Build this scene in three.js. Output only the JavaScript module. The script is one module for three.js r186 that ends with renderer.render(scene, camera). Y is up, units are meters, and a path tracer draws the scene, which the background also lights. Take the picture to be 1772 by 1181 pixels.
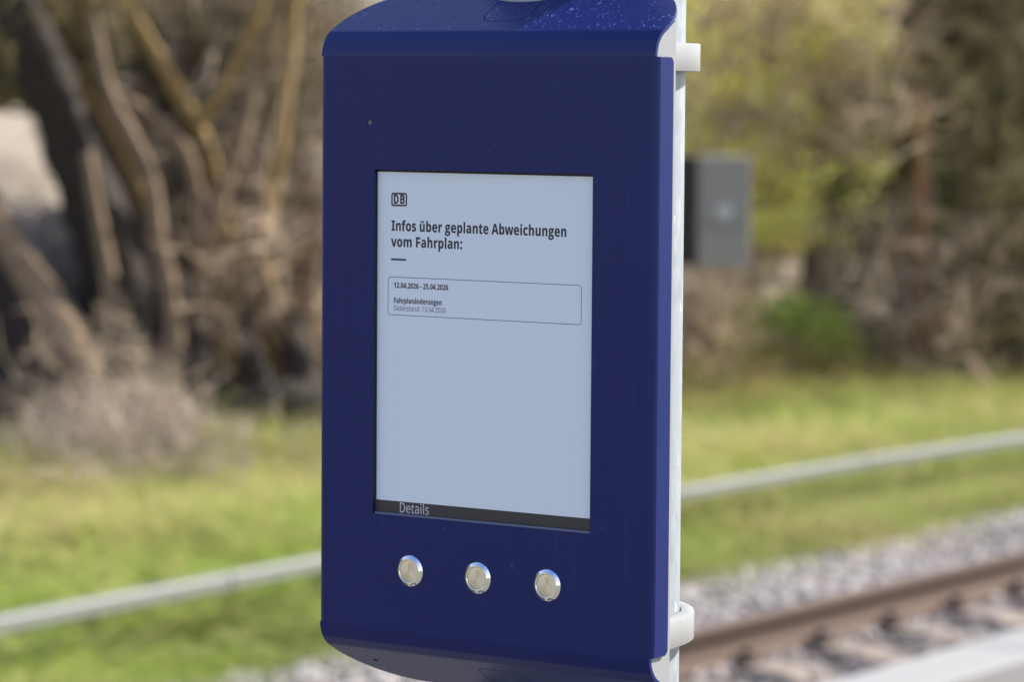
import * as THREE from 'three';
import { mergeGeometries, mergeVertices, toCreasedNormals } from 'three/addons/utils/BufferGeometryUtils.js';
import { RoundedBoxGeometry } from 'three/addons/geometries/RoundedBoxGeometry.js';
import { ImprovedNoise } from 'three/addons/math/ImprovedNoise.js';

// ------------------------------------------------------------------ camera, sky, sun, exposure
const scene = new THREE.Scene();
const CAM = new THREE.Vector3(1.5238, 1.65, 2.1817), YAW = -0.6007, PITCH = 0.0729, ROLL = 0.0073, FPX = 5949.7;
const FW = new THREE.Vector3(Math.sin(YAW) * Math.cos(PITCH), -Math.sin(PITCH), -Math.cos(YAW) * Math.cos(PITCH));
const R0 = new THREE.Vector3().crossVectors(FW, new THREE.Vector3(0, 1, 0)).normalize(), U0 = new THREE.Vector3().crossVectors(R0, FW);
const RT = R0.clone().multiplyScalar(Math.cos(ROLL)).addScaledVector(U0, Math.sin(ROLL)), UP = U0.clone().multiplyScalar(Math.cos(ROLL)).addScaledVector(R0, -Math.sin(ROLL));
const camera = new THREE.PerspectiveCamera(2 * Math.atan(590.5 / FPX) * 180 / Math.PI, 1.5, 0.1, 900);
camera.position.copy(CAM);
camera.quaternion.setFromRotationMatrix(new THREE.Matrix4().makeBasis(RT, UP, FW.clone().negate()));
camera.focus = 2.66;
camera.userData.fStop = 7.4;

const SUN = new THREE.Vector3(0.396, 0.643, -0.656).normalize();
{
  const W = 256, H = 128, data = new Float32Array(W * H * 4), lift = 0.65;
  for (let r = 0; r < H; r++) {
    const el = ((r + 0.5) / H - 0.5) * Math.PI, y = Math.max(0, Math.sin(el)), k = Math.pow(y, 0.7);
    for (let c = 0; c < W; c++) {
      const az = ((c + 0.5) / W - 0.5) * 2 * Math.PI, d = Math.cos(az) * Math.cos(el) * SUN.x + Math.sin(el) * SUN.y + Math.sin(az) * Math.cos(el) * SUN.z, glow = 0.6 * Math.pow(Math.max(0, d), 9);
      const o = (r * W + c) * 4;
      [[1.0, 0.04], [1.06, 0.14], [1.14, 0.48]].forEach(([h, z], i) => { data[o + i] = lift * (h + (z - h) * k + glow); });
      data[o + 3] = 1;
    }
  }
  const t = new THREE.DataTexture(data, W, H, THREE.RGBAFormat, THREE.FloatType);
  t.mapping = THREE.EquirectangularReflectionMapping; t.magFilter = t.minFilter = THREE.LinearFilter; t.needsUpdate = true;
  scene.background = t; scene.environment = t;
}
const sun = new THREE.DirectionalLight(0xfffaf0, 5);
sun.name = 'sun';
sun.position.copy(SUN).multiplyScalar(60).add(new THREE.Vector3(-6, 0, -10));
sun.target.position.set(-6, 0, -10);
sun.castShadow = true;
sun.shadow.mapSize.set(4096, 4096);
Object.assign(sun.shadow.camera, { left: -40, right: 40, top: 40, bottom: -40, near: 1, far: 160 });
scene.add(sun, sun.target);

const renderer = new THREE.WebGLRenderer({ antialias: true });
renderer.toneMapping = THREE.LinearToneMapping;
renderer.toneMappingExposure = 2.3;
renderer.shadowMap.enabled = true;

// ------------------------------------------------------------------ helpers
let seed = 7;
const rnd = () => { seed = (seed + 0x6d2b79f5) | 0; let t = Math.imul(seed ^ (seed >>> 15), 1 | seed); t = (t + Math.imul(t ^ (t >>> 7), 61 | t)) ^ t; return ((t ^ (t >>> 14)) >>> 0) / 4294967296; };
const rr = (a, b) => a + (b - a) * rnd();
const N3 = new ImprovedNoise(), noise = (x, y, z = 0.5) => N3.noise(x, y, z);
const lerp = THREE.MathUtils.lerp, clamp = THREE.MathUtils.clamp, sstep = THREE.MathUtils.smoothstep;
const V = (x, y, z) => new THREE.Vector3(x, y, z);
const at = (px, py, depth) => CAM.clone().addScaledVector(FW, depth).addScaledVector(RT, (px - 886) / FPX * depth).addScaledVector(UP, -(py - 590.5) / FPX * depth);   // a point of the place seen at a photo pixel, this many metres away
const used = new Map();
const numbered = (n) => { const k = used.get(n) ?? 0; used.set(n, k + 1); return k ? n + '_' + String(k).padStart(3, '0') : n; };
const shade = (o) => { o.traverse((c) => { if (c.isMesh) { c.castShadow = true; c.receiveShadow = true; } }); return o; };
function tag(o, label, category, group, kind) { if (label) o.userData.label = label; if (category) o.userData.category = category; if (group) o.userData.group = group; if (kind) o.userData.kind = kind; return o; }
function thing(name, label, category, pos = [0, 0, 0], group) { const o = new THREE.Group(); o.name = numbered(name); o.position.set(...pos); scene.add(o); return tag(o, label, category, group); }
function part(name, geo, mat, parent) { const m = new THREE.Mesh(geo, mat); m.name = name; m.castShadow = m.receiveShadow = true; parent.add(m); return m; }
function struct(name, geo, mat) { const m = part(numbered(name), geo, mat, scene); m.userData.kind = 'structure'; return m; }
const std = (r, g, b, rough = 0.8, o = {}) => new THREE.MeshStandardMaterial({ color: new THREE.Color().setRGB(r, g, b), roughness: rough, ...o });
const merge = (list) => mergeGeometries(list.map((g) => { const n = g.index ? g.toNonIndexed() : g; for (const k of Object.keys(n.attributes)) if (!['position', 'normal', 'uv'].includes(k)) n.deleteAttribute(k); return n; }));
const box = (x0, x1, y0, y1, z0, z1) => new THREE.BoxGeometry(x1 - x0, y1 - y0, z1 - z0).translate((x0 + x1) / 2, (y0 + y1) / 2, (z0 + z1) / 2);
const rbox = (w, h, d, r, x = 0, y = 0, z = 0) => new RoundedBoxGeometry(w, h, d, 3, r).translate(x, y, z);
function canvasTex(w, h, draw, srgb = true) { const c = document.createElement('canvas'); c.width = w; c.height = h; draw(c.getContext('2d'), w, h); const t = new THREE.CanvasTexture(c); if (srgb) t.colorSpace = THREE.SRGBColorSpace; t.wrapS = t.wrapT = THREE.RepeatWrapping; return t; }

// a bent, tapered tube: pts Vector3[], radii at the points, uneven like bark
function taper(pts, radii, segs = 14, sides = 8, rough = 0.12) {
  const curve = new THREE.CatmullRomCurve3(pts, false, 'centripetal'), pos = [], idx = [], uv = [], o = rnd() * 50;
  let nrm = V(1, 0, 0.2);
  for (let i = 0; i <= segs; i++) {
    const t = i / segs, p = curve.getPoint(t), tan = curve.getTangent(t), f = t * (radii.length - 1), k = Math.min(radii.length - 2, Math.floor(f)), r = lerp(radii[k], radii[k + 1], f - k);
    nrm.addScaledVector(tan, -nrm.dot(tan)).normalize();
    const bi = V().crossVectors(tan, nrm);
    for (let j = 0; j <= sides; j++) {
      const a = (j % sides) / sides * Math.PI * 2, q = r * (1 + rough * 2 * noise(Math.cos(a) * 1.4 + o, Math.sin(a) * 1.4, t * segs * 0.6));
      pos.push(p.x + (nrm.x * Math.cos(a) + bi.x * Math.sin(a)) * q, p.y + (nrm.y * Math.cos(a) + bi.y * Math.sin(a)) * q, p.z + (nrm.z * Math.cos(a) + bi.z * Math.sin(a)) * q);
      uv.push(j / sides, t * curve.getLength() * 2);
    }
  }
  const w = sides + 1;
  for (let i = 0; i < segs; i++) for (let j = 0; j < sides; j++) idx.push(i * w + j, i * w + j + 1, (i + 1) * w + j, (i + 1) * w + j, i * w + j + 1, (i + 1) * w + j + 1);
  const g = new THREE.BufferGeometry();
  g.setAttribute('position', new THREE.Float32BufferAttribute(pos, 3)); g.setAttribute('uv', new THREE.Float32BufferAttribute(uv, 2)); g.setIndex(idx); g.computeVertexNormals();
  return g;
}
// scattered copies of a few shapes, joined into one mesh with a colour per copy
function scatter(name, shapes, mat, parent, count, place, tone = 0.62) {
  const src = shapes.map((g) => { const n = g.index ? g : mergeVertices(g); return { p: n.attributes.position.array, n: n.attributes.normal.array, i: n.index.array }; }), all = [];
  let nv = 0, ni = 0;
  for (let k = 0; k < count; k++) { const q = place(k); q.s = src[k % src.length]; all.push(q); nv += q.s.p.length; ni += q.s.i.length; }
  const P = new Float32Array(nv), N = new Float32Array(nv), C = new Float32Array(nv), I = new Uint32Array(ni), m4 = new THREE.Matrix4(), m3 = new THREE.Matrix3();
  let v = 0, w = 0;
  for (const q of all) {
    const e = m4.compose(q.pos, q.quat, q.scale).elements, f = m3.getNormalMatrix(m4).elements, { p, n, i } = q.s, base = v / 3;
    for (let a = 0; a < p.length; a += 3, v += 3) {
      for (let c = 0; c < 3; c++) { P[v + c] = e[c] * p[a] + e[4 + c] * p[a + 1] + e[8 + c] * p[a + 2] + e[12 + c]; N[v + c] = f[c] * n[a] + f[3 + c] * n[a + 1] + f[6 + c] * n[a + 2]; C[v + c] = q.color[c] * tone; }
      const l = Math.hypot(N[v], N[v + 1], N[v + 2]) || 1; N[v] /= l; N[v + 1] /= l; N[v + 2] /= l;
    }
    for (let a = 0; a < i.length; a++, w++) I[w] = i[a] + base;
  }
  const g = new THREE.BufferGeometry();
  g.setAttribute('position', new THREE.BufferAttribute(P, 3)); g.setAttribute('normal', new THREE.BufferAttribute(N, 3)); g.setAttribute('color', new THREE.BufferAttribute(C, 3)); g.setIndex(new THREE.BufferAttribute(I, 1));
  const m = part(parent === scene ? numbered(name) : name, g, mat, parent); m.userData.kind = 'stuff'; return m;
}
const quatUp = (dir, spin) => new THREE.Quaternion().setFromUnitVectors(V(0, 1, 0), dir.clone().normalize()).multiply(new THREE.Quaternion().setFromAxisAngle(V(0, 1, 0), spin));

// ------------------------------------------------------------------ the setting: ground, bank, ballast, platform
const shrubX = (z) => -12.5 + clamp((-15 - z) * 0.22, -0.5, 2.2);   // foot of the bank
function bankY(x, z) {
  const t = shrubX(z) - x, n = noise(x * 0.3, z * 0.3) * 0.3 + noise(x * 1.1, z * 1.1, 4) * 0.08;
  let y = -0.79 + noise(x * 0.8, z * 0.8, 2) * 0.03 * sstep(-x, 7.4, 8.5);
  if (t > -1.5) y += sstep(t, -1.5, 1.5) * 0.25 + Math.max(0, t) * 0.33 + n * sstep(t, 0, 3);
  return Math.min(y, 9 + n * 3);
}
function bankColor(x, z) {
  const t = shrubX(z) - x, n1 = noise(x * 0.55, z * 0.55, 1), n2 = noise(x * 1.9, z * 1.9, 7), n3 = noise(x * 0.2, z * 0.2, 3);
  const grass = [0.22 + n2 * 0.03, 0.27 + n2 * 0.03, 0.04], dry = [0.44, 0.38, 0.17], shadedHumus = [0.03, 0.023, 0.018], litter = [0.4, 0.335, 0.255], stone = [0.46, 0.42, 0.38];
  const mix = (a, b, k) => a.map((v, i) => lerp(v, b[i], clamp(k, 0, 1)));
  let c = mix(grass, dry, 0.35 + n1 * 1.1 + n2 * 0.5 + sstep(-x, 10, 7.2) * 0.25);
  c = mix(c, shadedHumus, sstep(t + n1 * 0.8 + sstep(z, -18, -16) * 0.5, -0.1, 0.6));  // humus darkened further to stand for the shaded hollows under the shrubs
  c = mix(c, litter, sstep(t, 1.6, 2.8) * (0.75 + n1 * 0.8));
  c = mix(c, [0.4, 0.34, 0.265], sstep(t, 1.8, 2.3) * sstep(-t, -7.4, -5.8) * sstep(z, -20.5, -18.5) * (0.85 + n2 * 0.7));   // bare dry soil
  c = mix(c, [0.85, 0.74, 0.64], sstep(t, 1.0, 1.3) * sstep(-t, -3.0, -2.5) * sstep(-z, 20.5, 21.5));   // dusty path along the bank, its sunlit look put into the pale colour
  c = mix(c, stone, sstep(t, 7, 10) * (0.55 + n3));
  c = mix(c, [0.11, 0.13, 0.05], sstep(n1, 0.15, 0.4) * sstep(t, 3, 5) * 0.8);
  return c;
}
{
  const xs = [], zs = [];
  for (let x = -7.25; x > -30; x -= 0.22) xs.push(x);
  for (let x = -30; x >= -90; x -= 2) xs.push(x);
  for (let z = -110; z < -40; z += 2.5) zs.push(z);
  for (let z = -40; z < 0; z += 0.28) zs.push(z);
  for (let z = 0; z <= 90; z += 1.5) zs.push(z);
  const pos = [], col = [], idx = [];
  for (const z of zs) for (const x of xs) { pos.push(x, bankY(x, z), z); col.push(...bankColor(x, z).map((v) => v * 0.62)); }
  for (let i = 0; i < zs.length - 1; i++) for (let j = 0; j < xs.length - 1; j++) { const a = i * xs.length + j, b = a + 1, c = a + xs.length, d = c + 1; idx.push(a, b, c, b, d, c); }
  const g = new THREE.BufferGeometry();
  g.setAttribute('position', new THREE.Float32BufferAttribute(pos, 3)); g.setAttribute('color', new THREE.Float32BufferAttribute(col, 3)); g.setIndex(idx); g.computeVertexNormals();
  if (g.attributes.normal.getY(Math.floor(xs.length * zs.length / 2)) < 0) { const r = g.index.array; for (let i = 0; i < r.length; i += 3) { const s = r[i]; r[i] = r[i + 1]; r[i + 1] = s; } g.computeVertexNormals(); }
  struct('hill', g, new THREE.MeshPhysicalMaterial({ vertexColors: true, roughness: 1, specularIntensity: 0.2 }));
}
struct('ground', new THREE.PlaneGeometry(900, 900).rotateX(-Math.PI / 2).translate(0, -1.25, 0), std(0.11, 0.13, 0.05, 1));
struct('field', box(6.2, 90, -1.2, -0.35, -110, 90), std(0.12, 0.15, 0.045, 1));

// ballast bed, a shallow trapezoid, and its stones
{
  const s = new THREE.Shape([[-3.2, -1.2], [-3.2, -0.76], [-7.0, -0.76], [-7.5, -0.83], [-7.7, -1.2]].map((p) => new THREE.Vector2(...p)));
  struct('ballast_bed', new THREE.ExtrudeGeometry(s, { depth: 150, bevelEnabled: false }).translate(0, 0, -100), std(0.2, 0.185, 0.17, 1));
  const stones = [0, 1, 2, 3].map((k) => { const g = new THREE.IcosahedronGeometry(0.034, 0), p = g.attributes.position; for (let i = 0; i < p.count; i++) { const q = 1 + 0.5 * noise(p.getX(i) * 60 + k * 9, p.getY(i) * 60, p.getZ(i) * 60); p.setXYZ(i, p.getX(i) * q * 1.2, p.getY(i) * q * 0.8, p.getZ(i) * q); } g.computeVertexNormals(); return g; });
  const holder = thing('ballast_gravel', 'grey ballast stones filling the track bed on both sides of the rail', 'gravel'); holder.userData.kind = 'stuff';
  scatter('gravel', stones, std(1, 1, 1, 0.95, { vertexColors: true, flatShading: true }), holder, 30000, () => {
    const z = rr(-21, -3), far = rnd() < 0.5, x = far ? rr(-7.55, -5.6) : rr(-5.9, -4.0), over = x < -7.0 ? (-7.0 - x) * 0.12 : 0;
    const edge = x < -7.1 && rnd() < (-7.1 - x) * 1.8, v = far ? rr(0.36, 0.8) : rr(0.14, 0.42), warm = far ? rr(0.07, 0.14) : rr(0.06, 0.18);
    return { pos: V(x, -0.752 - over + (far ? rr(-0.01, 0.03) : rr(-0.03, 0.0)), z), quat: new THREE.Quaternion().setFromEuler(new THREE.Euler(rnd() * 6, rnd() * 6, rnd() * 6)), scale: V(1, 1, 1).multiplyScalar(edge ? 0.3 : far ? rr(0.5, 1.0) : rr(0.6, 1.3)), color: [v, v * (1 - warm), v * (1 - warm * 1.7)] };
  });
}
// platform with its pale coping stones
{
  const pave = canvasTex(1024, 1024, (c, w, h) => { c.fillStyle = '#65615c'; c.fillRect(0, 0, w, h); for (let i = 0; i < 26000; i++) { const v = 65 + rnd() * 60 | 0; c.fillStyle = `rgba(${v},${v - 4},${v - 10},0.5)`; c.fillRect(rnd() * w, rnd() * h, 1 + rnd() * 3, 1 + rnd() * 3); } });
  pave.repeat.set(0.5, 0.5);
  const top = new THREE.PlaneGeometry(9.05, 150); { const u = top.attributes.uv; for (let i = 0; i < u.count; i++) u.setXY(i, u.getX(i) * 9.05, u.getY(i) * 150); }
  struct('platform', top.rotateX(-Math.PI / 2).translate(1.675, 0, -15), std(1, 1, 1, 0.9, { map: pave }));
  struct('platform_wall', box(-2.84, 6.2, -1.2, -0.004, -90, 60), std(0.4, 0.39, 0.37, 0.95));
  const edge = thing('platform_edge', 'pale concrete coping stones along the platform edge above the track', 'kerb'); edge.userData.kind = 'structure';
  const slab = rbox(0.27, 0.2, 0.994, 0.012), mats = [std(0.225, 0.22, 0.21, 0.9), std(0.21, 0.205, 0.195, 0.9), std(0.24, 0.235, 0.225, 0.9)];
  for (let i = 0; i < 34; i++) part('coping_stone', slab, mats[i % 3], edge).position.set(-2.985, -0.092, 4.5 - i);
}

// ------------------------------------------------------------------ railway track
{
  const t = thing('railway_track', 'rusty rail on pale sleepers running past the platform edge', 'railway track', [-5.0, -0.55, 0]);
  const prof = [[-0.075, -0.172], [0.075, -0.172], [0.075, -0.16], [0.02, -0.145], [0.009, -0.12], [0.009, -0.055], [0.034, -0.036], [0.036, -0.012], [0.028, 0], [-0.028, 0], [-0.036, -0.012], [-0.034, -0.036], [-0.009, -0.055], [-0.009, -0.12], [-0.02, -0.145], [-0.075, -0.16]];
  const rail = new THREE.ExtrudeGeometry(new THREE.Shape(prof.map((p) => new THREE.Vector2(...p))), { depth: 150, bevelEnabled: false }).translate(0, 0, -100);
  const rust = std(0.088, 0.053, 0.037, 0.88), head = std(0.09, 0.07, 0.056, 0.6);
  for (const x of [-0.75, 0.75]) { const r = part('rail', rail, rust, t); r.position.x = x; const h = part('running_surface', box(-0.024, 0.024, 0, 0.0015, -100, 50), head, r); }
  const slShape = new THREE.Shape([[-1.3, -0.2], [1.3, -0.2], [1.3, -0.01], [0.4, -0.01], [0.3, -0.04], [-0.3, -0.04], [-0.4, -0.01], [-1.3, -0.01]].map((p) => new THREE.Vector2(...p)));
  const sleeper = new THREE.ExtrudeGeometry(slShape, { depth: 0.22, bevelEnabled: true, bevelSize: 0.02, bevelThickness: 0.02, bevelSegments: 1 });
  const smats = [std(0.19, 0.152, 0.122, 0.95), std(0.165, 0.136, 0.11, 0.95), std(0.21, 0.168, 0.135, 0.95)];
  const clip = merge([box(-0.05, 0.05, 0, 0.05, -0.06, 0.06), box(-0.02, 0.02, 0.05, 0.085, -0.02, 0.02)]), dark = std(0.06, 0.04, 0.03, 0.8);
  for (let i = 0; i < 50; i++) {
    const s = part('sleeper', sleeper, smats[(i * 7) % 3], t); s.position.set(0, -0.17, 2.5 - i * 0.63);
    if (i > 8 && i < 40) for (const dx of [-0.75, 0.75]) for (const e of [-0.125, 0.125]) part('rail_fastening', clip, dark, s).position.set(dx + e, -0.008, 0.11);
  }
}

// ------------------------------------------------------------------ raised cable duct across the grass
{
  const d = thing('cable_duct', 'pale grey raised cable duct running low across the grass beside the track', 'cable duct', [-7.98, 0, 0]);
  const galv = std(0.2, 0.205, 0.185, 0.55, { metalness: 0.15 });
  const bend = [[10, -7.7], [-4, -7.78], [-7.9, -7.86], [-10.1, -7.94], [-13.5, -8.07], [-15.4, -8.04], [-17.3, -7.9], [-24, -7.3], [-40, -6.9 - 0.9]], ductX = (z) => { let i = 0; while (i < bend.length - 2 && z < bend[i + 1][0]) i++; const [z0, x0] = bend[i], [z1, x1] = bend[i + 1]; return lerp(x0, x1, (z - z0) / (z1 - z0)); };
  for (let i = 0; i < 14; i++) { const za = 2.6 - i * 2, zb = za - 2, xa = ductX(za) + 7.98, xb = ductX(zb) + 7.98, m = part('duct_section', rbox(0.072, 0.072, Math.hypot(2, xa - xb) - 0.004, 0.012), galv, d); m.position.set((xa + xb) / 2, -0.5, (za + zb) / 2); m.rotation.y = Math.atan2(xa - xb, 2); }
  for (const z of [4, -1.4, -6.6, -12.1, -18.4, -24, -29]) part('post', rbox(0.05, 0.4, 0.05, 0.005), galv, d).position.set(ductX(z) + 7.98, -0.742, z);
}

// ------------------------------------------------------------------ grass
{
  const blade = (bend) => { const g = new THREE.BufferGeometry(), w = 0.006; g.setAttribute('position', new THREE.Float32BufferAttribute([-w, 0, 0, w, 0, 0, w * 0.7, 0.5, bend * 0.3, -w * 0.7, 0.5, bend * 0.3, 0, 1, bend], 3)); g.setIndex([0, 1, 2, 0, 2, 3, 3, 2, 4]); g.computeVertexNormals(); return g; };
  const tuft = (n) => { const l = []; for (let i = 0; i < n; i++) { const g = blade(rr(0.2, 0.8)); g.scale(1, rr(0.6, 1.1), 1).rotateX(rr(0, 0.4)).rotateY(rnd() * 6.28).translate(rr(-0.05, 0.05), 0, rr(-0.05, 0.05)); l.push(g.toNonIndexed()); } return mergeGeometries(l); };
  const mat = new THREE.MeshPhysicalMaterial({ color: 0xffffff, vertexColors: true, roughness: 1, specularIntensity: 0.2, side: THREE.DoubleSide, transmission: 0.35, thickness: 0 });
  const holder = thing('grass', 'spring grass, green and straw coloured, between the track and the shrubs', 'grass'); holder.userData.kind = 'stuff';
  scatter('grass_blades', [tuft(9), tuft(9), tuft(9)].map((g) => g.scale(1, 0.16, 1)), mat, holder, 34000, () => {
    let x, z, n; do { z = rr(-28, -5); x = rr(shrubX(z) + rr(-1.0, 0.3) + sstep(z, -18, -16) * 0.5, -7.3); n = noise(x * 0.7, z * 0.7, 11); } while (rnd() > 0.65 + n);
    const p = V(x, bankY(x, z) - 0.005, z), k = clamp(0.3 + (noise(x * 2.4, z * 2.4, 5) > 0.22 ? rr(-0.1, 0.5) * Math.sign(noise(x * 1.1, z * 1.1, 9)) : 0) + noise(x * 1.7, z * 1.7, 21) * 2.0 + noise(x * 0.4, z * 0.4, 27) * 0.8 + rr(-0.25, 0.25) + sstep(-x, 9, 7.2) * 0.25, 0, 1), v = rr(0.8, 1.2);
    return { pos: p, quat: new THREE.Quaternion().setFromAxisAngle(V(0, 1, 0), rnd() * 6.28), scale: noise(x * 2.4, z * 2.4, 5) > 0.22 && x < -7.8 ? V(1.6, rr(1.1, 2.3), 1.6) : V(1, rr(0.5, 1.2), 1), color: [lerp(0.4, 0.82, k) * v, lerp(0.54, 0.66, k) * v, lerp(0.06, 0.3, k) * v] };
  });
}

// ------------------------------------------------------------------ trees and shrubs
const barkTex = canvasTex(256, 512, (c, w, h) => { c.fillStyle = '#b8b0a6'; c.fillRect(0, 0, w, h); for (let i = 0; i < 900; i++) { const v = 90 + rnd() * 150 | 0; c.fillStyle = `rgba(${v},${v - 8},${v - 18},0.45)`; c.fillRect(rnd() * w, rnd() * h, 2 + rnd() * 6, 10 + rnd() * 50); } });
const bark = (r, g, b) => std(r * 2.8, g * 2.55, b * 2.2, 0.95, { map: barkTex });
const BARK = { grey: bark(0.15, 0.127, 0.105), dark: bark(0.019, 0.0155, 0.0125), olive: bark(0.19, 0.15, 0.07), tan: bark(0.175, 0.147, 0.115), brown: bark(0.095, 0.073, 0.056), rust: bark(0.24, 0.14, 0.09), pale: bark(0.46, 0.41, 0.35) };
const twigShapes = [0, 1, 2, 3, 4].map(() => {
  const l = [], main = [V(0, 0, 0), V(rr(-0.08, 0.08), 0.35, rr(-0.08, 0.08)), V(rr(-0.2, 0.2), 0.7, rr(-0.2, 0.2)), V(rr(-0.3, 0.3), 1, rr(-0.3, 0.3))], cv = new THREE.CatmullRomCurve3(main);
  l.push(taper(main, [0.012, 0.009, 0.006, 0.002], 5, 4, 0));
  for (let i = 0; i < 5; i++) { const a = cv.getPoint(rr(0.2, 0.9)), d = V(rr(-1, 1), rr(0.1, 1), rr(-1, 1)).normalize().multiplyScalar(rr(0.15, 0.35)); l.push(taper([a, a.clone().addScaledVector(d, 0.5).add(V(0, 0.03, 0)), a.clone().add(d)], [0.006, 0.004, 0.0015], 3, 3, 0)); }
  return merge(l);
});
const twigMat = std(1, 1, 1, 0.95, { vertexColors: true });
const leafShapes = [0, 1, 2].map(() => { const l = []; for (let i = 0; i < 7; i++) { const s = rr(0.02, 0.04), g = new THREE.BufferGeometry(); g.setAttribute('position', new THREE.Float32BufferAttribute([0, 0, 0, s * 0.4, s * 0.2, s, 0, 0.1 * s, 2 * s, -s * 0.4, s * 0.2, s], 3)); g.setIndex([0, 1, 2, 0, 2, 3]); g.computeVertexNormals(); g.rotateX(rr(-1, 1)).rotateY(rnd() * 6.28).translate(rr(-0.09, 0.09), rr(-0.09, 0.09), rr(-0.09, 0.09)); l.push(g.toNonIndexed()); } return mergeGeometries(l); });
const leafMat = new THREE.MeshPhysicalMaterial({ color: 0xffffff, vertexColors: true, roughness: 1, specularIntensity: 0.3, side: THREE.DoubleSide, transmission: 0.4, thickness: 0 });
const spin = () => new THREE.Quaternion().setFromEuler(new THREE.Euler(rnd() * 6, rnd() * 6, rnd() * 6));

// stems: [material, [[px, py, depth, radius] ...]]; twigs: [px0, py0, px1, py1, depth0, depth1, count, colour, lean]; leaves likewise
function shrub(name, label, category, foot, { stems = [], twigs = [], leaves = [], near = 0 }) {
  const o = thing(name, label, category, foot.toArray()), local = (p) => p.sub(foot);
  for (const [m, pts, n = 'stem'] of stems) part(n, taper(pts.map(([x, y, d]) => local(at(x, y, d - near))), pts.map((p) => p[3]), 6 * pts.length, 9), BARK[m], o);
  for (const [x0, y0, x1, y1, d0, d1, count, c, lean = 0.5, len = [0.5, 1.3]] of twigs)
    scatter('twigs', twigShapes, twigMat, o, Math.round(count * 0.8), () => {
      let x, y; do { x = rr(x0, x1); y = rr(y0, y1); } while (rnd() > 0.72 + 1.1 * noise(x * 0.012, y * 0.012, c[0] * 40));
      const d = rr(d0, d1), p = local(at(x, y, d)), v = rr(0.55, 1.5), l = rr(...len);
      return { pos: p, quat: quatUp(V(rr(-1, 1) * lean, rr(0.25, 1), rr(-1, 1) * lean), rnd() * 6), scale: V(rr(0.8, 1.6), 1, rr(0.8, 1.6)).multiplyScalar(l), color: [c[0] * v * 1.85, c[1] * v * 1.78, c[2] * v * 1.66] };
    });
  for (const [x0, y0, x1, y1, d0, d1, count, c, th = 0.1] of leaves)
    scatter('leaves', leafShapes, leafMat, o, count, () => {
      let x, y, k = 0; do { x = rr(x0, x1); y = rr(y0, y1); } while (noise(x * 0.017, y * 0.017, x0) < th && k++ < 40);
      const v = rr(0.7, 1.3);
      return { pos: local(at(x, y, rr(d0, d1))), quat: spin(), scale: V(1, 1, 1).multiplyScalar(rr(0.7, 1.5)), color: [c[0] * v, c[1] * v, c[2] * v] };
    });
  return o;
}
const groundAt = (px, py, lift = 0) => { let d = 14, p; for (; d < 60; d += 0.03) { p = at(px, py, d); if (p.y < bankY(p.x, p.z)) break; } p.y = bankY(p.x, p.z) + lift; return p; };
const foot = (px, depth) => { const p = at(px, 700, depth); p.y = bankY(p.x, p.z); return p; };

const willow = shrub('willow_tree', 'old willow at the far left with thick grey stems leaning to the left', 'tree', foot(250, 23.2), { near: 0.3,
  stems: [
    ['dark', [[262, 770, 23.2, 0.3], [235, 600, 23.2, 0.24], [185, 430, 23.2, 0.22], [120, 240, 23.2, 0.19], [50, 60, 23.2, 0.17], [-20, -120, 23.2, 0.12]], 'trunk'],
    ['tan', [[165, 810, 22.6, 0.24], [150, 690, 22.7, 0.19], [95, 570, 22.8, 0.17], [15, 430, 22.9, 0.15], [-80, 270, 23, 0.12]]],  // tan bark puts the sunlit tone of this trunk into its colour
    ['dark', [[130, 790, 22.7, 0.2], [80, 680, 22.7, 0.2], [10, 530, 22.8, 0.17], [-70, 380, 22.9, 0.14]]],
    ['grey', [[275, 700, 23, 0.16], [225, 600, 23, 0.08], [195, 500, 23, 0.06], [172, 390, 23, 0.05], [150, 260, 23, 0.04]]],
    ['brown', [[270, 720, 23.3, 0.26], [270, 560, 23.6, 0.2], [235, 420, 23.8, 0.16], [190, 250, 24, 0.14], [150, 90, 24, 0.1], [120, -80, 24, 0.06]]],
    ['grey', [[290, 690, 23, 0.12], [300, 560, 23, 0.07], [275, 420, 23, 0.06], [258, 300, 23, 0.05], [190, 160, 23, 0.045], [160, 30, 23, 0.04]]],
    ['dark', [[-30, 640, 22.7, 0.12], [60, 720, 22.6, 0.16], [120, 790, 22.6, 0.2]], 'root'],  // dark bark added to paint the shaded hollow at the left base
    ['dark', [[330, 780, 23, 0.16], [345, 690, 23, 0.15], [330, 600, 23.1, 0.1], [300, 480, 23.2, 0.07]]],
    ['rust', [[276, 745, 22.9, 0.13], [272, 715, 22.85, 0.12], [262, 680, 22.9, 0.08]], 'stump'],
    ['brown', [[245, 790, 22.9, 0.3], [250, 700, 23, 0.24], [262, 630, 23.1, 0.12]], 'root_mass'],
    ['olive', [[330, 560, 23.4, 0.06], [250, 350, 23.5, 0.05], [170, 190, 23.6, 0.05], [60, 60, 23.7, 0.05], [10, -60, 23.8, 0.04]]],
  ],
  twigs: [[-40, 500, 320, 770, 23, 25, 420, [0.055, 0.044, 0.036], 1.0, [0.25, 0.7]], [-40, -40, 150, 200, 23.2, 25, 420, [0.17, 0.14, 0.06], 0.9], [230, 60, 420, 460, 23.8, 25.5, 400, [0.3, 0.255, 0.195], 0.7], [60, 620, 330, 800, 22.0, 22.7, 80, [0.34, 0.28, 0.21], 1.2, [0.3, 0.8]]],
});
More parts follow.
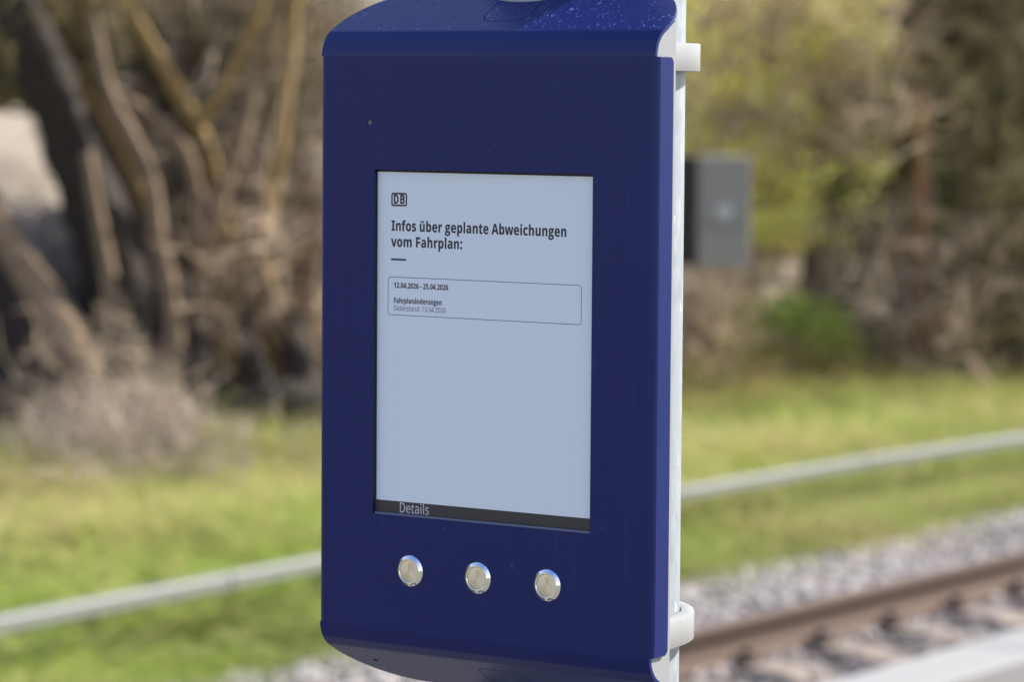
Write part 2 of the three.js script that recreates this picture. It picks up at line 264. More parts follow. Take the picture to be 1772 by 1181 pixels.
const willow2 = shrub('willow_tree', 'second willow with yellowish forked stems, between the far left one and the display', 'tree', foot(400, 23.8), { near: 0.3,
  stems: [
    ['olive', [[405, 720, 23.6, 0.12], [385, 420, 23.7, 0.075], [360, 270, 23.7, 0.07], [322, 190, 23.7, 0.065], [281, 115, 23.7, 0.06], [225, 20, 23.7, 0.055], [180, -80, 23.7, 0.05]]],
    ['dark', [[395, 720, 23.8, 0.12], [365, 400, 23.9, 0.06], [340, 270, 23.9, 0.055], [300, 195, 23.9, 0.05], [258, 120, 23.9, 0.05], [200, 20, 23.9, 0.04]]],  // dark twin of the stem above, standing in for its shaded side
    ['olive', [[340, 215, 23.6, 0.055], [380, 160, 23.6, 0.055], [420, 90, 23.6, 0.055], [450, 10, 23.6, 0.055], [475, -80, 23.6, 0.05]]],
    ['tan', [[365, 420, 23.4, 0.05], [385, 340, 23.4, 0.05], [415, 250, 23.4, 0.05], [440, 150, 23.4, 0.04]]],
    ['olive', [[470, 690, 23.7, 0.09], [460, 400, 23.7, 0.06], [480, 280, 23.7, 0.06], [490, 180, 23.7, 0.055], [505, 60, 23.7, 0.05], [510, -60, 23.7, 0.05]]],
    ['tan', [[345, 640, 23.4, 0.08], [340, 330, 23.4, 0.05], [305, 240, 23.4, 0.05], [200, 160, 23.4, 0.04]]],
    ['tan', [[520, 690, 23.6, 0.1], [480, 560, 23.5, 0.07], [445, 450, 23.5, 0.05], [400, 360, 23.5, 0.04]]],
    ['brown', [[530, 620, 23.8, 0.1], [535, 480, 23.9, 0.08], [545, 350, 24, 0.06]]],
    ['tan', [[480, 470, 23.3, 0.05], [515, 430, 23.3, 0.06], [560, 410, 23.3, 0.06]]],
    ['dark', [[380, 785, 23, 0.16], [430, 720, 22.9, 0.17], [500, 700, 22.9, 0.17], [580, 730, 22.9, 0.16]], 'root'],  // these three dark roots also paint in the shaded hollow at the base
    ['dark', [[470, 780, 23, 0.2], [450, 690, 23, 0.16], [430, 600, 23, 0.08]], 'root'],
    ['dark', [[540, 780, 23, 0.18], [520, 650, 23.1, 0.13], [500, 540, 23.2, 0.07]], 'root'],
    ['dark', [[440, 740, 23.5, 0.1], [430, 620, 23.6, 0.08], [400, 520, 23.7, 0.06]]],
  ],
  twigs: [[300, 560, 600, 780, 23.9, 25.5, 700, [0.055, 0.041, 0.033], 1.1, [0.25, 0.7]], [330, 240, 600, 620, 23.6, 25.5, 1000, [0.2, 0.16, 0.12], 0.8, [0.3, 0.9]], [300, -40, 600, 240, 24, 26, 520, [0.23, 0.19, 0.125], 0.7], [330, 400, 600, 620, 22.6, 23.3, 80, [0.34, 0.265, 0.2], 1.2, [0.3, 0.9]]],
});
shrub('leafing_shrub', 'tall shrub with fresh yellow-green leaves above the grey box', 'shrub', foot(1370, 28), {
  stems: [
    ['brown', [[1400, 700, 27.6, 0.1], [1420, 480, 27.8, 0.1], [1430, 350, 28, 0.1], [1400, 150, 28.2, 0.08], [1360, -60, 28.4, 0.06]]],
    ['dark', [[1420, 520, 28.2, 0.18], [1440, 400, 28.2, 0.2], [1470, 300, 28.3, 0.16], [1500, 150, 28.4, 0.1]], 'trunk'],
    ['tan', [[1490, 715, 27, 0.07], [1487, 620, 27, 0.06], [1480, 540, 27.1, 0.05], [1500, 420, 27.2, 0.045], [1505, 200, 27.4, 0.04], [1515, 0, 27.6, 0.03]]],
    ['grey', [[1280, 640, 28.4, 0.06], [1300, 480, 28.4, 0.05], [1340, 250, 28.4, 0.05], [1320, 60, 28.4, 0.04]]],
    ['grey', [[1395, 540, 27, 0.04], [1435, 470, 27, 0.04], [1490, 425, 27, 0.04], [1520, 440, 27, 0.035], [1560, 480, 27, 0.03]], 'branch'],
    ['tan', [[1440, 600, 27.2, 0.03], [1480, 480, 27.2, 0.04], [1545, 470, 27.2, 0.035]], 'branch'],
  ],
  twigs: [[1150, -40, 1540, 430, 28.8, 31.5, 3400, [0.6, 0.48, 0.32], 0.8, [0.4, 1.1]], [1160, -40, 1560, 330, 26.4, 27.3, 650, [0.42, 0.34, 0.24], 0.9, [0.3, 0.9]]],
  leaves: [[1150, -40, 1540, 420, 26.5, 30, 2700, [1.45, 1.42, 0.45], 0.05]],
});
shrub('thicket', 'dense dark thicket of bare twigs and low branches at the far right', 'shrub', foot(1640, 27.5), {
  stems: [
    ['grey', [[1500, 640, 26.9, 0.035], [1530, 570, 26.8, 0.045], [1570, 540, 26.8, 0.05], [1610, 560, 26.8, 0.045], [1640, 640, 26.9, 0.05]], 'root'],
    ['grey', [[1540, 560, 27, 0.03], [1610, 520, 27, 0.04], [1655, 580, 27, 0.05], [1680, 700, 27, 0.06]], 'root'],
    ['brown', [[1640, 700, 27.4, 0.12], [1660, 500, 27.5, 0.09], [1640, 300, 27.6, 0.09], [1560, 60, 27.7, 0.07], [1520, -60, 27.8, 0.05]]],
    ['dark', [[1740, 700, 27.4, 0.2], [1750, 400, 27.6, 0.22], [1740, 200, 27.8, 0.25], [1730, -60, 28, 0.25]], 'trunk'],
    ['tan', [[1700, 700, 26.6, 0.12], [1690, 660, 26.6, 0.1], [1670, 620, 26.7, 0.05]], 'stump'],
    ['grey', [[1700, 420, 27.2, 0.05], [1650, 200, 27.2, 0.05], [1590, 60, 27.3, 0.04]]],
    ['dark', [[1630, 700, 27.2, 0.16], [1620, 640, 27.2, 0.14], [1640, 560, 27.3, 0.08]]],
  ],
  twigs: [[1530, -40, 1800, 700, 27.3, 28.3, 2000, [0.15, 0.125, 0.065], 0.9, [0.4, 1.1]], [1500, 120, 1780, 460, 27.1, 27.9, 600, [0.34, 0.3, 0.15], 0.9, [0.3, 0.9]], [1400, 380, 1700, 690, 26.6, 27.6, 420, [0.38, 0.31, 0.24], 1.2, [0.3, 0.8]]],
  leaves: [[1440, 150, 1790, 460, 27.1, 28.3, 1500, [0.17, 0.18, 0.04], 0.12]],
});
shrub('green_bush', 'low green bush under the grey box, right of the galvanised pole', 'bush', foot(1350, 27), {
  stems: [['dark', [[1350, 720, 27, 0.04], [1340, 640, 27, 0.03], [1330, 570, 27, 0.02]]], ['dark', [[1380, 720, 27, 0.04], [1400, 640, 27, 0.03], [1410, 560, 27, 0.02]]]],
  twigs: [[1270, 560, 1460, 710, 26.8, 27.8, 250, [0.09, 0.075, 0.05], 0.9, [0.2, 0.5]]],
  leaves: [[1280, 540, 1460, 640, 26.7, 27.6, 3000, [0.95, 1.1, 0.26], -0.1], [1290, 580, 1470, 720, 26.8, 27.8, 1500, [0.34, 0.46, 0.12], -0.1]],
});
shrub('dry_shrub', 'straw coloured bare shrub right beside the pole, under the grey box', 'shrub', foot(1220, 26), {
  stems: [['tan', [[1215, 740, 25.8, 0.05], [1225, 620, 25.8, 0.04], [1250, 540, 25.8, 0.03]]], ['tan', [[1250, 730, 25.8, 0.05], [1240, 640, 25.8, 0.03], [1200, 560, 25.8, 0.03]]]],
  twigs: [[1150, 500, 1270, 730, 25.6, 26.6, 420, [0.42, 0.33, 0.23], 0.9, [0.25, 0.7]]],
});
{
  const post = thing('wooden_post', 'slim reddish brown post standing upright in the dark thicket', 'post', at(1592, 420, 27.02).toArray());
  part('post', taper([V(0, -1.2, 0), V(0.01, -0.3, 0), V(0.0, 0.4, 0), V(-0.01, 1.2, 0)], [0.06, 0.058, 0.056, 0.05], 12, 9, 0.05), BARK.rust, post);
}
{
  const l = groundAt(225, 812, 0.05), o = thing('broken_branch', 'pale broken branch lying on the straw at the foot of the willow', 'branch', l.toArray());
  part('branch', taper([V(-0.24, 0.0, 0.1), V(-0.02, 0.05, 0), V(0.17, 0.2, -0.1)], [0.045, 0.06, 0.03], 10, 8), BARK.pale, o);
  part('splinter', taper([V(-0.12, 0.03, 0.1), V(0.05, 0.03, 0.06), V(0.16, 0.1, 0.0)], [0.02, 0.07, 0.02], 8, 7), BARK.pale, o);
}
{
  const holder = thing('straw', 'heap of dry straw and dead stalks before the willow roots', 'straw'); holder.userData.kind = 'stuff';
  scatter('straw_stalks', twigShapes, twigMat, holder, 900, () => {
    const b = rnd() < 0.8, x = b ? 215 + rr(-1, 1) * rr(0, 120) : rr(-20, 540), y = b ? 812 + rr(-1, 1) * rr(0, 60) : rr(775, 900), p = groundAt(x, y, rr(0, 0.1)), v = rr(0.7, 1.3);
    return { pos: p, quat: quatUp(V(rr(-1, 1), rr(0.05, 0.7), rr(-1, 1)), rnd() * 6), scale: V(1.6, 1, 1.6).multiplyScalar(rr(0.2, 0.6)), color: [0.62 * v, 0.5 * v, 0.38 * v] };
  });
}
// grey box on a post behind the display
{
  const c = at(1231, 365, 21.5), o = thing('signal_box', 'grey metal box with a round pale disc and a dark side, right of the pole', 'box', [c.x, bankY(c.x, c.z), c.z]);
  const b = new THREE.Group(); b.name = 'cabinet'; b.position.y = c.y - o.position.y; b.rotation.y = 0.92; o.add(b);
  const grey = std(0.25, 0.225, 0.2, 0.7), black = std(0.012, 0.012, 0.014, 0.6);
  part('front_plate', rbox(0.34, 0.69, 0.05, 0.01, 0.015, 0, 0.17), grey, b);
  part('housing', rbox(0.35, 0.68, 0.3, 0.015, 0.0, 0, -0.006), black, b);
  const disc = part('disc', new THREE.CylinderGeometry(0.055, 0.055, 0.02, 24).rotateX(Math.PI / 2).translate(0.0, 0.0, 0.205), std(0.4, 0.41, 0.4, 0.5), b); void disc;
  part('hinge', box(-0.14, 0.15, -0.09, -0.075, 0.195, 0.2), std(0.13, 0.13, 0.14, 0.6), b);
  const pp = at(1160, 365, 21.6); part('post', new THREE.CylinderGeometry(0.04, 0.04, 3, 12).translate(0, 1.5, 0), std(0.3, 0.3, 0.3, 0.6), o).position.set(pp.x - c.x, 0, pp.z - c.z);
  part('arm', taper([V(pp.x - c.x, b.position.y + 0.1, pp.z - c.z), V(0, b.position.y + 0.1, 0)], [0.025, 0.025], 2, 8, 0), black, o);
}
{
  const c = at(546, 282, 24), o = thing('marker_post', 'small white marker peeking out left of the blue display', 'marker', [c.x, bankY(c.x, c.z), c.z]);
  part('post', new THREE.CylinderGeometry(0.03, 0.03, c.y - o.position.y, 10).translate(0, (c.y - o.position.y) / 2, 0), std(0.25, 0.25, 0.24, 0.7), o).position.x = 0.1;
  part('plate', rbox(0.2, 0.14, 0.02, 0.008, 0.06, c.y - o.position.y, 0), std(0.72, 0.74, 0.74, 0.6), o).rotation.y = 0.5;
}
// the same kinds of shrub go on along the bank outside the picture
[[3, 10, 0.4], [-4, 18, 1.2], [2, 27, -0.5], [-5, -12, 0.2]].forEach(([dx, dz, turn], i) => {
  const src = i % 2 ? willow2 : willow, c = src.clone(); c.name = numbered('willow_tree'); scene.add(c);
  c.position.z += dz; c.position.x = shrubX(c.position.z) - 1 - Math.abs(dx) * 0.3; c.position.y = bankY(c.position.x, c.position.z); c.rotation.y = turn;
  c.userData = { label: 'bare many-stemmed willow further along the bank', category: 'tree', group: 'willows along the bank outside the picture' };
});

// ------------------------------------------------------------------ the galvanised pole
const YC = 1.4487, PZ = -0.137, PR = 0.0842;
const galvTex = canvasTex(1024, 1024, (c, w, h) => {
  c.fillStyle = '#91979c'; c.fillRect(0, 0, w, h);
  for (let i = 0; i < 2600; i++) { const v = 128 + rnd() * 50 | 0; c.fillStyle = `rgba(${v - 5},${v},${v + 5},0.4)`; c.beginPath(); const x = rnd() * w, y = rnd() * h, r = 4 + rnd() * 16, n = 5 + (rnd() * 3 | 0), a0 = rnd() * 6; for (let k = 0; k < n; k++) c.lineTo(x + Math.cos(a0 + k / n * 6.28) * r * rr(0.5, 1), y + Math.sin(a0 + k / n * 6.28) * r * 1.5 * rr(0.5, 1)); c.fill(); }
  for (let i = 0; i < 260; i++) { const d = rnd() < 0.5; c.strokeStyle = d ? 'rgba(120,132,138,0.5)' : 'rgba(244,248,248,0.75)'; c.lineWidth = 1 + rnd() * 3; c.beginPath(); const x = rnd() * w, y = rnd() * h; c.moveTo(x, y); c.quadraticCurveTo(x + rr(-8, 8), y + rr(4, 12), x + rr(-8, 8), y + rr(10, 26)); c.stroke(); }
});
galvTex.repeat.set(1, 6);
{
  const pole = thing('steel_pole', 'thick galvanised steel pole carrying the blue information display', 'pole', [0, 0, PZ]);
  part('tube', new THREE.CylinderGeometry(PR, PR, 3.6, 96, 1, true).translate(0, 1.8, 0), std(1, 1, 1, 0.5, { map: galvTex, metalness: 0.25, side: THREE.DoubleSide }), pole);
  part('cap', new THREE.CylinderGeometry(PR * 0.96, PR, 0.02, 48).translate(0, 3.611, 0), std(0.5, 0.52, 0.53, 0.5), pole);
  part('base_plate', rbox(0.34, 0.02, 0.34, 0.004, 0, 0.012, 0), std(0.5, 0.52, 0.53, 0.5, { metalness: 0.3 }), pole);
}

// ------------------------------------------------------------------ the information display
const display = thing('information_display', 'navy blue timetable information display with e-paper screen and three steel buttons', 'information display', [0, YC, 0]);
const dust = (n, base, amp, marks) => canvasTex(1024, 1450, (c, w, h) => {
  c.fillStyle = base; c.fillRect(0, 0, w, h);
  for (let i = 0; i < n; i++) { const a = rnd() * amp; c.fillStyle = `rgba(150,155,200,${a})`; c.beginPath(); c.ellipse(rnd() * w, rnd() * h, 0.8 + rnd() * 2, 0.6 + rnd() * 1.4, rnd() * 3, 0, 6.3); c.fill(); }
  if (marks) marks(c, w, h);
});
const NAVY = '#001556';
const frontMap = dust(700, NAVY, 0.42, (c, w, h) => {
  const X = (mm) => (mm + 160) / 320 * w, Y = (mm) => (227 - mm) / 454 * h;
  c.strokeStyle = 'rgba(150,160,180,0.5)'; c.lineWidth = 3; c.beginPath(); c.moveTo(X(30.2), Y(-165.5)); c.lineTo(X(30.6), Y(-168.5)); c.stroke();
  for (let i = 0; i < 70; i++) { const x = rnd() * w, y = rnd() * h * 0.8, l = 60 + rnd() * 420, g = c.createLinearGradient(0, y, 0, y + l), a = 0.02 + rnd() * 0.05; g.addColorStop(0, 'rgba(150,155,190,0)'); g.addColorStop(0.3, `rgba(150,155,190,${a})`); g.addColorStop(1, 'rgba(150,155,190,0)'); c.fillStyle = g; c.fillRect(x, y, 2 + rnd() * 9, l); }
  for (let i = 0; i < 90; i++) { c.strokeStyle = `rgba(140,150,200,${rnd() * 0.35})`; c.lineWidth = 1 + rnd(); const x = X(rr(-95, 95)), y = Y(-138 - rnd() * rnd() * 16); c.beginPath(); c.moveTo(x, y); c.lineTo(x + rr(-6, 6), y + rr(-2, 3)); c.stroke(); }
});
frontMap.repeat.set(1 / 0.32, 1 / 0.454); frontMap.offset.set(0.5, 0.5);
const dustMap = dust(300, NAVY, 0.6, (c, w, h) => { for (let i = 0; i < 12000; i++) { const x = rnd() * w, y = rnd() * h, a = Math.min(1, Math.max(0, 0.55 + 0.9 * noise(x * 0.01, y * 0.01, 3)) * rnd() * rnd() * 1.1); c.strokeStyle = `rgba(172,160,212,${a})`; c.lineWidth = 1.5 + rnd() * 3; c.beginPath(); c.moveTo(x, y); c.lineTo(x + rr(-6, 6), y + rr(-9, 9)); c.stroke(); } }); dustMap.repeat.set(1 / 0.32, 1 / 0.454); dustMap.offset.set(0.5, 0.5);
const plainMap = dust(60, NAVY, 0.35); plainMap.repeat.set(1 / 0.32, 1 / 0.454);
const peel = canvasTex(512, 512, (c, w, h) => { const im = c.createImageData(w, h); for (let y = 0; y < h; y++) for (let x = 0; x < w; x++) { const a = x / w * 6.2832, b = y / h * 6.2832, v = 128 + 60 * noise(Math.cos(a) * 9 + 20, Math.sin(a) * 9, Math.cos(b) * 9 + Math.sin(b) * 5) + 30 * rnd(); const i = (y * w + x) * 4; im.data[i] = im.data[i + 1] = im.data[i + 2] = v; im.data[i + 3] = 255; } c.putImageData(im, 0, 0); }, false);
peel.repeat.set(6, 6);
const paint = (map) => new THREE.MeshPhysicalMaterial({ map, roughness: 0.34, specularIntensity: 0.66, bumpMap: peel, bumpScale: 0.00002 });
const PAINT = paint(frontMap), PAINT_TOP = paint(dustMap), PAINT_SIDE = paint(plainMap);
const HW = 0.1582, HH = 0.227, T = 0.002, BR = 0.005;
const shapeOf = (pts) => new THREE.Shape(pts.map((p) => new THREE.Vector2(...p)));
const arcPts = (cx, cy, r, a0, a1, n) => Array.from({ length: n + 1 }, (_, i) => [cx + r * Math.cos(lerp(a0, a1, i / n)), cy + r * Math.sin(lerp(a0, a1, i / n))]);
const extr = (s, depth, o = {}) => new THREE.ExtrudeGeometry(s, { depth, bevelEnabled: false, curveSegments: 24, ...o });
const roundRectPath = (P, x0, y0, x1, y1, r) => { P.moveTo(x0 + r, y0); P.lineTo(x1 - r, y0); P.absarc(x1 - r, y0 + r, r, -Math.PI / 2, 0); P.lineTo(x1, y1 - r); P.absarc(x1 - r, y1 - r, r, 0, Math.PI / 2); P.lineTo(x0 + r, y1); P.absarc(x0 + r, y1 - r, r, Math.PI / 2, Math.PI); P.lineTo(x0, y0 + r); P.absarc(x0 + r, y0 + r, r, Math.PI, Math.PI * 1.5); return P; };
const BUTTONS = [-0.0672, -0.002, 0.0633], BY = -0.1789, OPEN = [-0.1041, -0.1359, 0.1021, 0.1381];
{
  const s = shapeOf([[-HW + BR, -HH], [HW - BR, -HH], [HW - BR, HH], [-HW + BR, HH]]);
  s.holes.push(roundRectPath(new THREE.Path(), ...OPEN, 0.0012));
  for (const b of BUTTONS) s.holes.push(new THREE.Path().absarc(b, BY, 0.0105, 0, Math.PI * 2));
  s.holes.push(new THREE.Path().absarc(-0.109, 0.175, 0.0022, 0, Math.PI * 2));
  part('front_cover', extr(s, T).translate(0, 0, -T), PAINT, display);
  // folded edges and side flanges
  for (const e of [-1, 1]) {
    const outer = arcPts(HW - BR, -BR, BR, Math.PI / 2, 0, 10), inner = arcPts(HW - BR, -BR, BR - T, 0, Math.PI / 2, 10);
    let bend = toCreasedNormals(extr(shapeOf([...outer, ...inner].map(([x, z]) => [x, -z])), 2 * HH), 0.5).rotateX(-Math.PI / 2).translate(0, -HH, 0);
    const fl = new THREE.Shape(); fl.moveTo(BR, -HH); fl.lineTo(0.024 - 0.005, -HH); fl.absarc(0.024 - 0.005, -HH + 0.005, 0.005, -Math.PI / 2, 0); fl.lineTo(0.024, HH - 0.005); fl.absarc(0.024 - 0.005, HH - 0.005, 0.005, 0, Math.PI / 2); fl.lineTo(BR, HH); fl.closePath();
    let flange = extr(fl, T - 0.0006, { bevelEnabled: true, bevelSize: 0.0003, bevelThickness: 0.0003, bevelSegments: 1, bevelOffset: -0.0003 }).rotateY(Math.PI / 2).translate(HW - T + 0.0003, 0, 0);
    let g = merge([bend, flange]);
    if (e < 0) { g = g.rotateZ(Math.PI); }
    part('side_flange', g, PAINT_SIDE, display);
  }
  // curved top and bottom flaps
  const FW2 = HW - 0.0016, RA = 0.024, C30 = Math.cos(Math.PI / 6), S30 = 0.5;
  for (const e of [1, -1]) {
    const outer = arcPts(-RA, HH, RA, 0, Math.PI / 3, 18), inner = arcPts(-RA, HH, RA - 0.003, Math.PI / 3, 0, 18);
    const curl = toCreasedNormals(extr(shapeOf([...outer, ...inner].map(([z, y]) => [-z, y])), 2 * FW2), 0.4).rotateY(Math.PI / 2).translate(-FW2, 0, 0);
    const RHO = 0.06, S1 = 0.0645, s2 = new THREE.Shape(), EA = PR + 0.002, ES = EA / C30, SC = (-PZ - RA / 2) / C30;
    const chord = EA * Math.sqrt(1 - ((SC - S1) / ES) ** 2), IX = 0.0215, IS = 0.0135, IR = 0.012, ins = SC - ES * Math.sqrt(1 - (IX / EA) ** 2);
    const ell = (x) => SC - ES * Math.sqrt(1 - (x / EA) ** 2);
    s2.moveTo(-FW2, 0); s2.lineTo(FW2, 0); s2.lineTo(FW2, 0.0045);
    arcPts(FW2 - RHO, 0.0045, RHO, 0, Math.PI / 2, 16).slice(1).forEach((p) => s2.lineTo(...p));
    s2.lineTo(chord, S1); for (let i = 1; i <= 10; i++) { const x = lerp(chord, IX, i / 10); s2.lineTo(x, ell(x)); }
    s2.lineTo(IX, IS + IR); arcPts(IX - IR, IS + IR, IR, 0, -Math.PI / 2, 8).slice(1).forEach((p) => s2.lineTo(...p)); arcPts(-IX + IR, IS + IR, IR, -Math.PI / 2, -Math.PI, 8).forEach((p) => s2.lineTo(...p));
    s2.lineTo(-IX, ins); for (let i = 1; i <= 10; i++) { const x = lerp(-IX, -chord, i / 10); s2.lineTo(x, ell(x)); }
    s2.lineTo(-chord, S1); arcPts(-FW2 + RHO, 0.0045, RHO, Math.PI / 2, Math.PI, 16).forEach((p) => s2.lineTo(...p));
    if (e < 0) s2.holes.push(new THREE.Path().absellipse(-0.1261, 0.0256, 0.0024, 0.0024, 0, Math.PI * 2));
    const g3 = 0.0007, s3 = new THREE.Shape(), IX3 = IX - g3, IS3 = IS + g3, IR3 = IR - g3;
    s3.moveTo(-IX3, ell(IX3)); arcPts(-IX3 + IR3, IS3 + IR3, IR3, Math.PI, Math.PI * 1.5, 8).forEach((p) => s3.lineTo(...p)); arcPts(IX3 - IR3, IS3 + IR3, IR3, -Math.PI / 2, 0, 8).forEach((p) => s3.lineTo(...p));
    s3.lineTo(IX3, ell(IX3)); for (let i = 1; i < 8; i++) { const x = lerp(IX3, -IX3, i / 8); s3.lineTo(x, ell(x)); } s3.closePath();
    // plane (x, s) -> x, up 30 degrees and back
    const slope = new THREE.Matrix4().makeBasis(V(1, 0, 0), V(0, S30, -C30), V(0, C30, S30)).setPosition(0, HH + RA * Math.sin(Math.PI / 3), -RA / 2);
    const plate = extr(s2, 0.003).translate(0, 0, -0.003).applyMatrix4(slope), tongue = extr(s3, T).translate(0, 0, -T).applyMatrix4(slope);
    let flap = plate, tg = tongue, cu = curl;
    if (e < 0) for (const g of [flap, tg, cu]) { g.scale(1, -1, 1); const p = g.attributes; for (const k of Object.keys(p)) { const a = p[k], n = a.itemSize; for (let i = 0; i < a.count; i += 3) for (let c = 0; c < n; c++) { const u = a.array[i * n + c]; a.array[i * n + c] = a.array[(i + 1) * n + c]; a.array[(i + 1) * n + c] = u; } } }
    part(e > 0 ? 'top_flap' : 'bottom_flap', flap, e > 0 ? PAINT_TOP : PAINT, display);
    part('curved_edge', cu, PAINT_SIDE, display);
    part('flap_insert', tg, e > 0 ? PAINT_TOP : PAINT, display);
  }
  // pale housing behind the cover
  const side = [[0.0035, -HH], [0.0035, HH], ...arcPts(RA, HH, RA - 0.0035, Math.PI, Math.PI * 2 / 3, 8).slice(1), [0.0305, HH + 0.0275], [0.0305, -HH - 0.0275], ...arcPts(RA, -HH, RA - 0.0035, -Math.PI * 2 / 3, -Math.PI, 8)];
  const hs = new THREE.Shape(side.map((p) => new THREE.Vector2(-p[0], p[1])));
  const white = std(0.27, 0.27, 0.272, 0.5);
  const hw = HW - 0.0035;
  for (const e of [-1, 1]) part('housing_side', extr(hs, 0.002).rotateY(-Math.PI / 2).translate(e * hw + 0.001, 0, 0), white, display);
  part('housing_back', rbox(2 * hw - 0.004, 2 * HH + 0.05, 0.002, 0.0008, 0, 0, -0.0293), white, display);
  part('inner_case', box(-hw + 0.004, hw - 0.004, -HH, HH, -0.027, -0.0062), std(0.05, 0.05, 0.055, 0.8), display);
  part('bracket', rbox(0.15, 0.3, 0.03, 0.003, 0, 0, -0.043), white, display);
  // clamps round the pole
  const outerC = [], innerC = [], r1 = PR + 0.0015, r2 = PR + 0.0108;
  outerC.push([PR + 0.03, 0.031], [PR + 0.026, 0.07], [PR + 0.021, -PZ - 0.03], ...Array.from({ length: 49 }, (_, i) => { const th = i / 48 * Math.PI, k = Math.max(0, 1 - Math.min(th, Math.PI - th) / 0.9), r = r2 + 0.0056 * k * k; return [r * Math.cos(th), -PZ + r * Math.sin(th)]; }), [-PR - 0.021, -PZ - 0.03], [-PR - 0.026, 0.07], [-PR - 0.03, 0.031]);
  innerC.push([-r1 - 0.002, 0.031], ...arcPts(0, -PZ, r1, Math.PI, 0, 40), [r1 + 0.002, 0.031]);
  const cs = shapeOf([...outerC, ...innerC].map(([x, d]) => [x, d]));
  const clamp0 = toCreasedNormals(extr(cs, 0.0208, { bevelEnabled: true, bevelSize: 0.0006, bevelThickness: 0.0006, bevelSegments: 2, bevelOffset: -0.0006 }), 0.5).rotateX(-Math.PI / 2).translate(0, 0.0006, 0);
  for (const y of [0.2172, -0.2402]) part('pole_clamp', clamp0, std(0.245, 0.245, 0.242, 0.5), display).position.set(0, y, 0);
}
// e-paper screen
{
  const W = 0.2028, H = 0.2714, x0 = -103.4, y0 = 136.2, K = 7.4;
  const tex = canvasTex(Math.round(W * 1000 * K), Math.round(H * 1000 * K), (c, w, h) => {
    const X = (mm) => (mm - x0) * K, Y = (mm) => (y0 - mm) * K;
    c.fillStyle = '#cfd9e2'; c.fillRect(0, 0, w, h);
    const txt = (s, x, y, width, cap, font, col, bold) => { c.save(); c.fillStyle = col; c.font = `${font} ${cap / 0.714 * K}px sans-serif`; const m = c.measureText(s).width; c.translate(X(x), Y(y)); c.scale(width * K / m, 1); c.fillText(s, 0, 0); if (bold) { c.strokeStyle = col; c.lineWidth = bold * K; c.lineJoin = 'round'; c.strokeText(s, 0, 0); } c.restore(); };
    const ink = '#332f36';
    c.strokeStyle = ink; c.lineWidth = 1.35 * K; c.beginPath(); c.roundRect(X(-89.5), Y(119.2), 14.1 * K, 9.3 * K, 1.3 * K); c.stroke();
    txt('D', -88.3, 111.1, 5.7, 7.0, 'bold', ink, 0.3); txt('B', -82.1, 111.1, 5.5, 7.0, 'bold', ink, 0.3);
    txt('Infos über geplante Abweichungen', -90.1, 89.9, 166.6, 7.9, 'bold', ink, 0.26);
    txt('vom Fahrplan:', -90.1, 77.3, 69.2, 7.9, 'bold', ink, 0.26);
    c.fillStyle = ink; c.fillRect(X(-90.1), Y(67.9), 14.7 * K, 1.5 * K);
    c.strokeStyle = '#54545f'; c.lineWidth = 0.5 * K; c.beginPath(); c.roundRect(X(-92.8), Y(53.2), 182.8 * K, 30 * K, 2.4 * K); c.stroke();
    txt('12.04.2026 - 25.04.2026', -87.4, 44.6, 53, 4.1, 'bold', '#302e38', 0.15);
    txt('Fahrplanänderungen', -87.4, 32.6, 47, 4.1, 'bold', '#302e38', 0.15);
    txt('Datenstand: 13.04.2026', -87.4, 26.8, 51, 4.0, '', '#44424c');
    c.fillStyle = '#3b3a3b'; c.fillRect(0, Y(-124.8), w, h);
    txt('Details', -81.2, -133.5, 29.6, 7.9, '', '#b9bbc0');
  });
  const sc = part('screen', new THREE.PlaneGeometry(W, H).translate((x0 / 1000) + W / 2, y0 / 1000 - H / 2, -0.004), new THREE.MeshPhysicalMaterial({ map: tex, roughness: 0.55, specularIntensity: 0.7 }), display);
  part('screen_edge', box(x0 / 1000 - 0.0012, x0 / 1000 - 0.0002, y0 / 1000 - H, y0 / 1000, -0.0046, -0.0041), std(0.09, 0.09, 0.1, 0.5), display);
  void sc;
  const [ax, ay, bx, by] = OPEN;
  part('screen_surround', merge([box(ax - 0.004, bx + 0.004, ay - 0.004, by + 0.004, -0.006, -0.0047), box(ax - 0.004, ax - 0.0002, ay, by, -0.0047, -T - 0.00005), box(bx + 0.0002, bx + 0.004, ay, by, -0.0047, -T - 0.00005), box(ax - 0.004, bx + 0.004, by + 0.0002, by + 0.004, -0.0047, -T - 0.00005)]), std(0.012, 0.012, 0.014, 0.5), display);
  part('ledge_strip', rbox(bx - ax - 0.001, 0.0017, 0.0026, 0.0006, (ax + bx) / 2, ay + 0.0005, -0.0026), std(0.13, 0.155, 0.23, 0.8), display);  // lower ledge of the opening, its lit, dusty look put into the colour
}
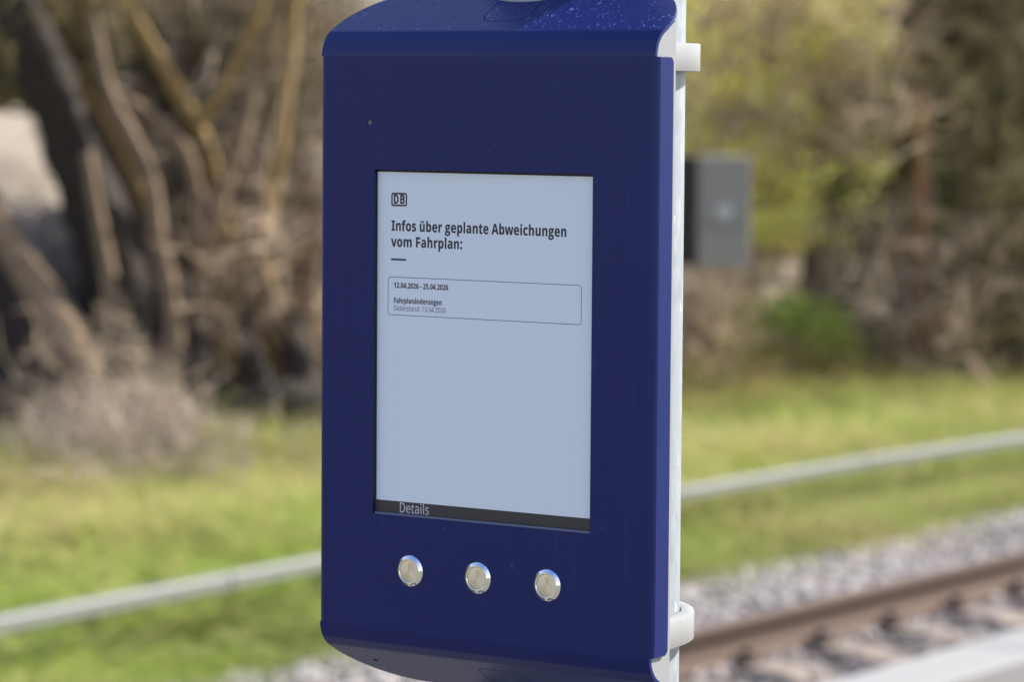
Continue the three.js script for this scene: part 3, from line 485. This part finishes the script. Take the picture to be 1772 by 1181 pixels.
// steel push buttons
{
  const ring = new THREE.LatheGeometry([[0.0087, -0.001], [0.0087, 0.0016], [0.0092, 0.0021], [0.0098, 0.0021], [0.0122, 0.0005], [0.0125, 0.0001], [0.0125, -0.0002]].map((p) => new THREE.Vector2(...p)), 64);
  const ringG = toCreasedNormals(ring, 0.35).rotateX(Math.PI / 2);
  const chrome = std(0.85, 0.85, 0.86, 0.09, { metalness: 1 });
  const pos = [], uv = [], idx = [], n = 64, rings = 10;
  for (let i = 0; i <= rings; i++) for (let j = 0; j <= n; j++) { const r = 0.0085 * Math.max(i / rings, 0.01), a = j / n * Math.PI * 2; pos.push(r * Math.cos(a), r * Math.sin(a), 0.0017 - 0.00025 * (i / rings) ** 4); uv.push(j / n, i / rings); }
  for (let i = 0; i < rings; i++) for (let j = 0; j < n; j++) { const a = i * (n + 1) + j, b = a + n + 1; idx.push(a, b, a + 1, b, b + 1, a + 1); }
  const face = new THREE.BufferGeometry(); face.setAttribute('position', new THREE.Float32BufferAttribute(pos, 3)); face.setAttribute('uv', new THREE.Float32BufferAttribute(uv, 2)); face.setIndex(idx); face.computeVertexNormals();
  const brush = canvasTex(64, 256, (c, w, h) => { for (let y = 0; y < h; y++) { const v = 228 + rnd() * 27 | 0; c.fillStyle = `rgb(${v},${v},${v})`; c.fillRect(0, y, w, 1); } });
  const steel = new THREE.MeshPhysicalMaterial({ color: new THREE.Color().setRGB(0.84, 0.79, 0.66), metalness: 1, roughness: 0.36, anisotropy: 0.75, map: brush });  // beige tint stands for the tan ground reflected in the brushed steel
  const gap = new THREE.CylinderGeometry(0.0089, 0.0089, 0.001, 40).rotateX(Math.PI / 2), black = std(0.02, 0.02, 0.02, 0.7), dot = new THREE.CylinderGeometry(0.0006, 0.0006, 0.0004, 12).rotateX(Math.PI / 2);
  for (const b of BUTTONS) {
    const g = new THREE.Group(); g.name = 'push_button'; g.position.set(b, BY, 0); display.add(g);
    part('button_ring', ringG, chrome, g); part('button_face', face, steel, g); part('gasket', gap, black, g);
    part('index_mark', dot, black, g).position.set(0.0026, -0.0108, 0.00145);
  }
  const s = part('light_sensor', new THREE.CylinderGeometry(0.0019, 0.0019, 0.0014, 24).rotateX(Math.PI / 2), std(0.1, 0.11, 0.12, 0.35), display); s.position.set(-0.109, 0.175, -0.0014);
}

camera.updateMatrixWorld(true);
renderer.render(scene, camera);
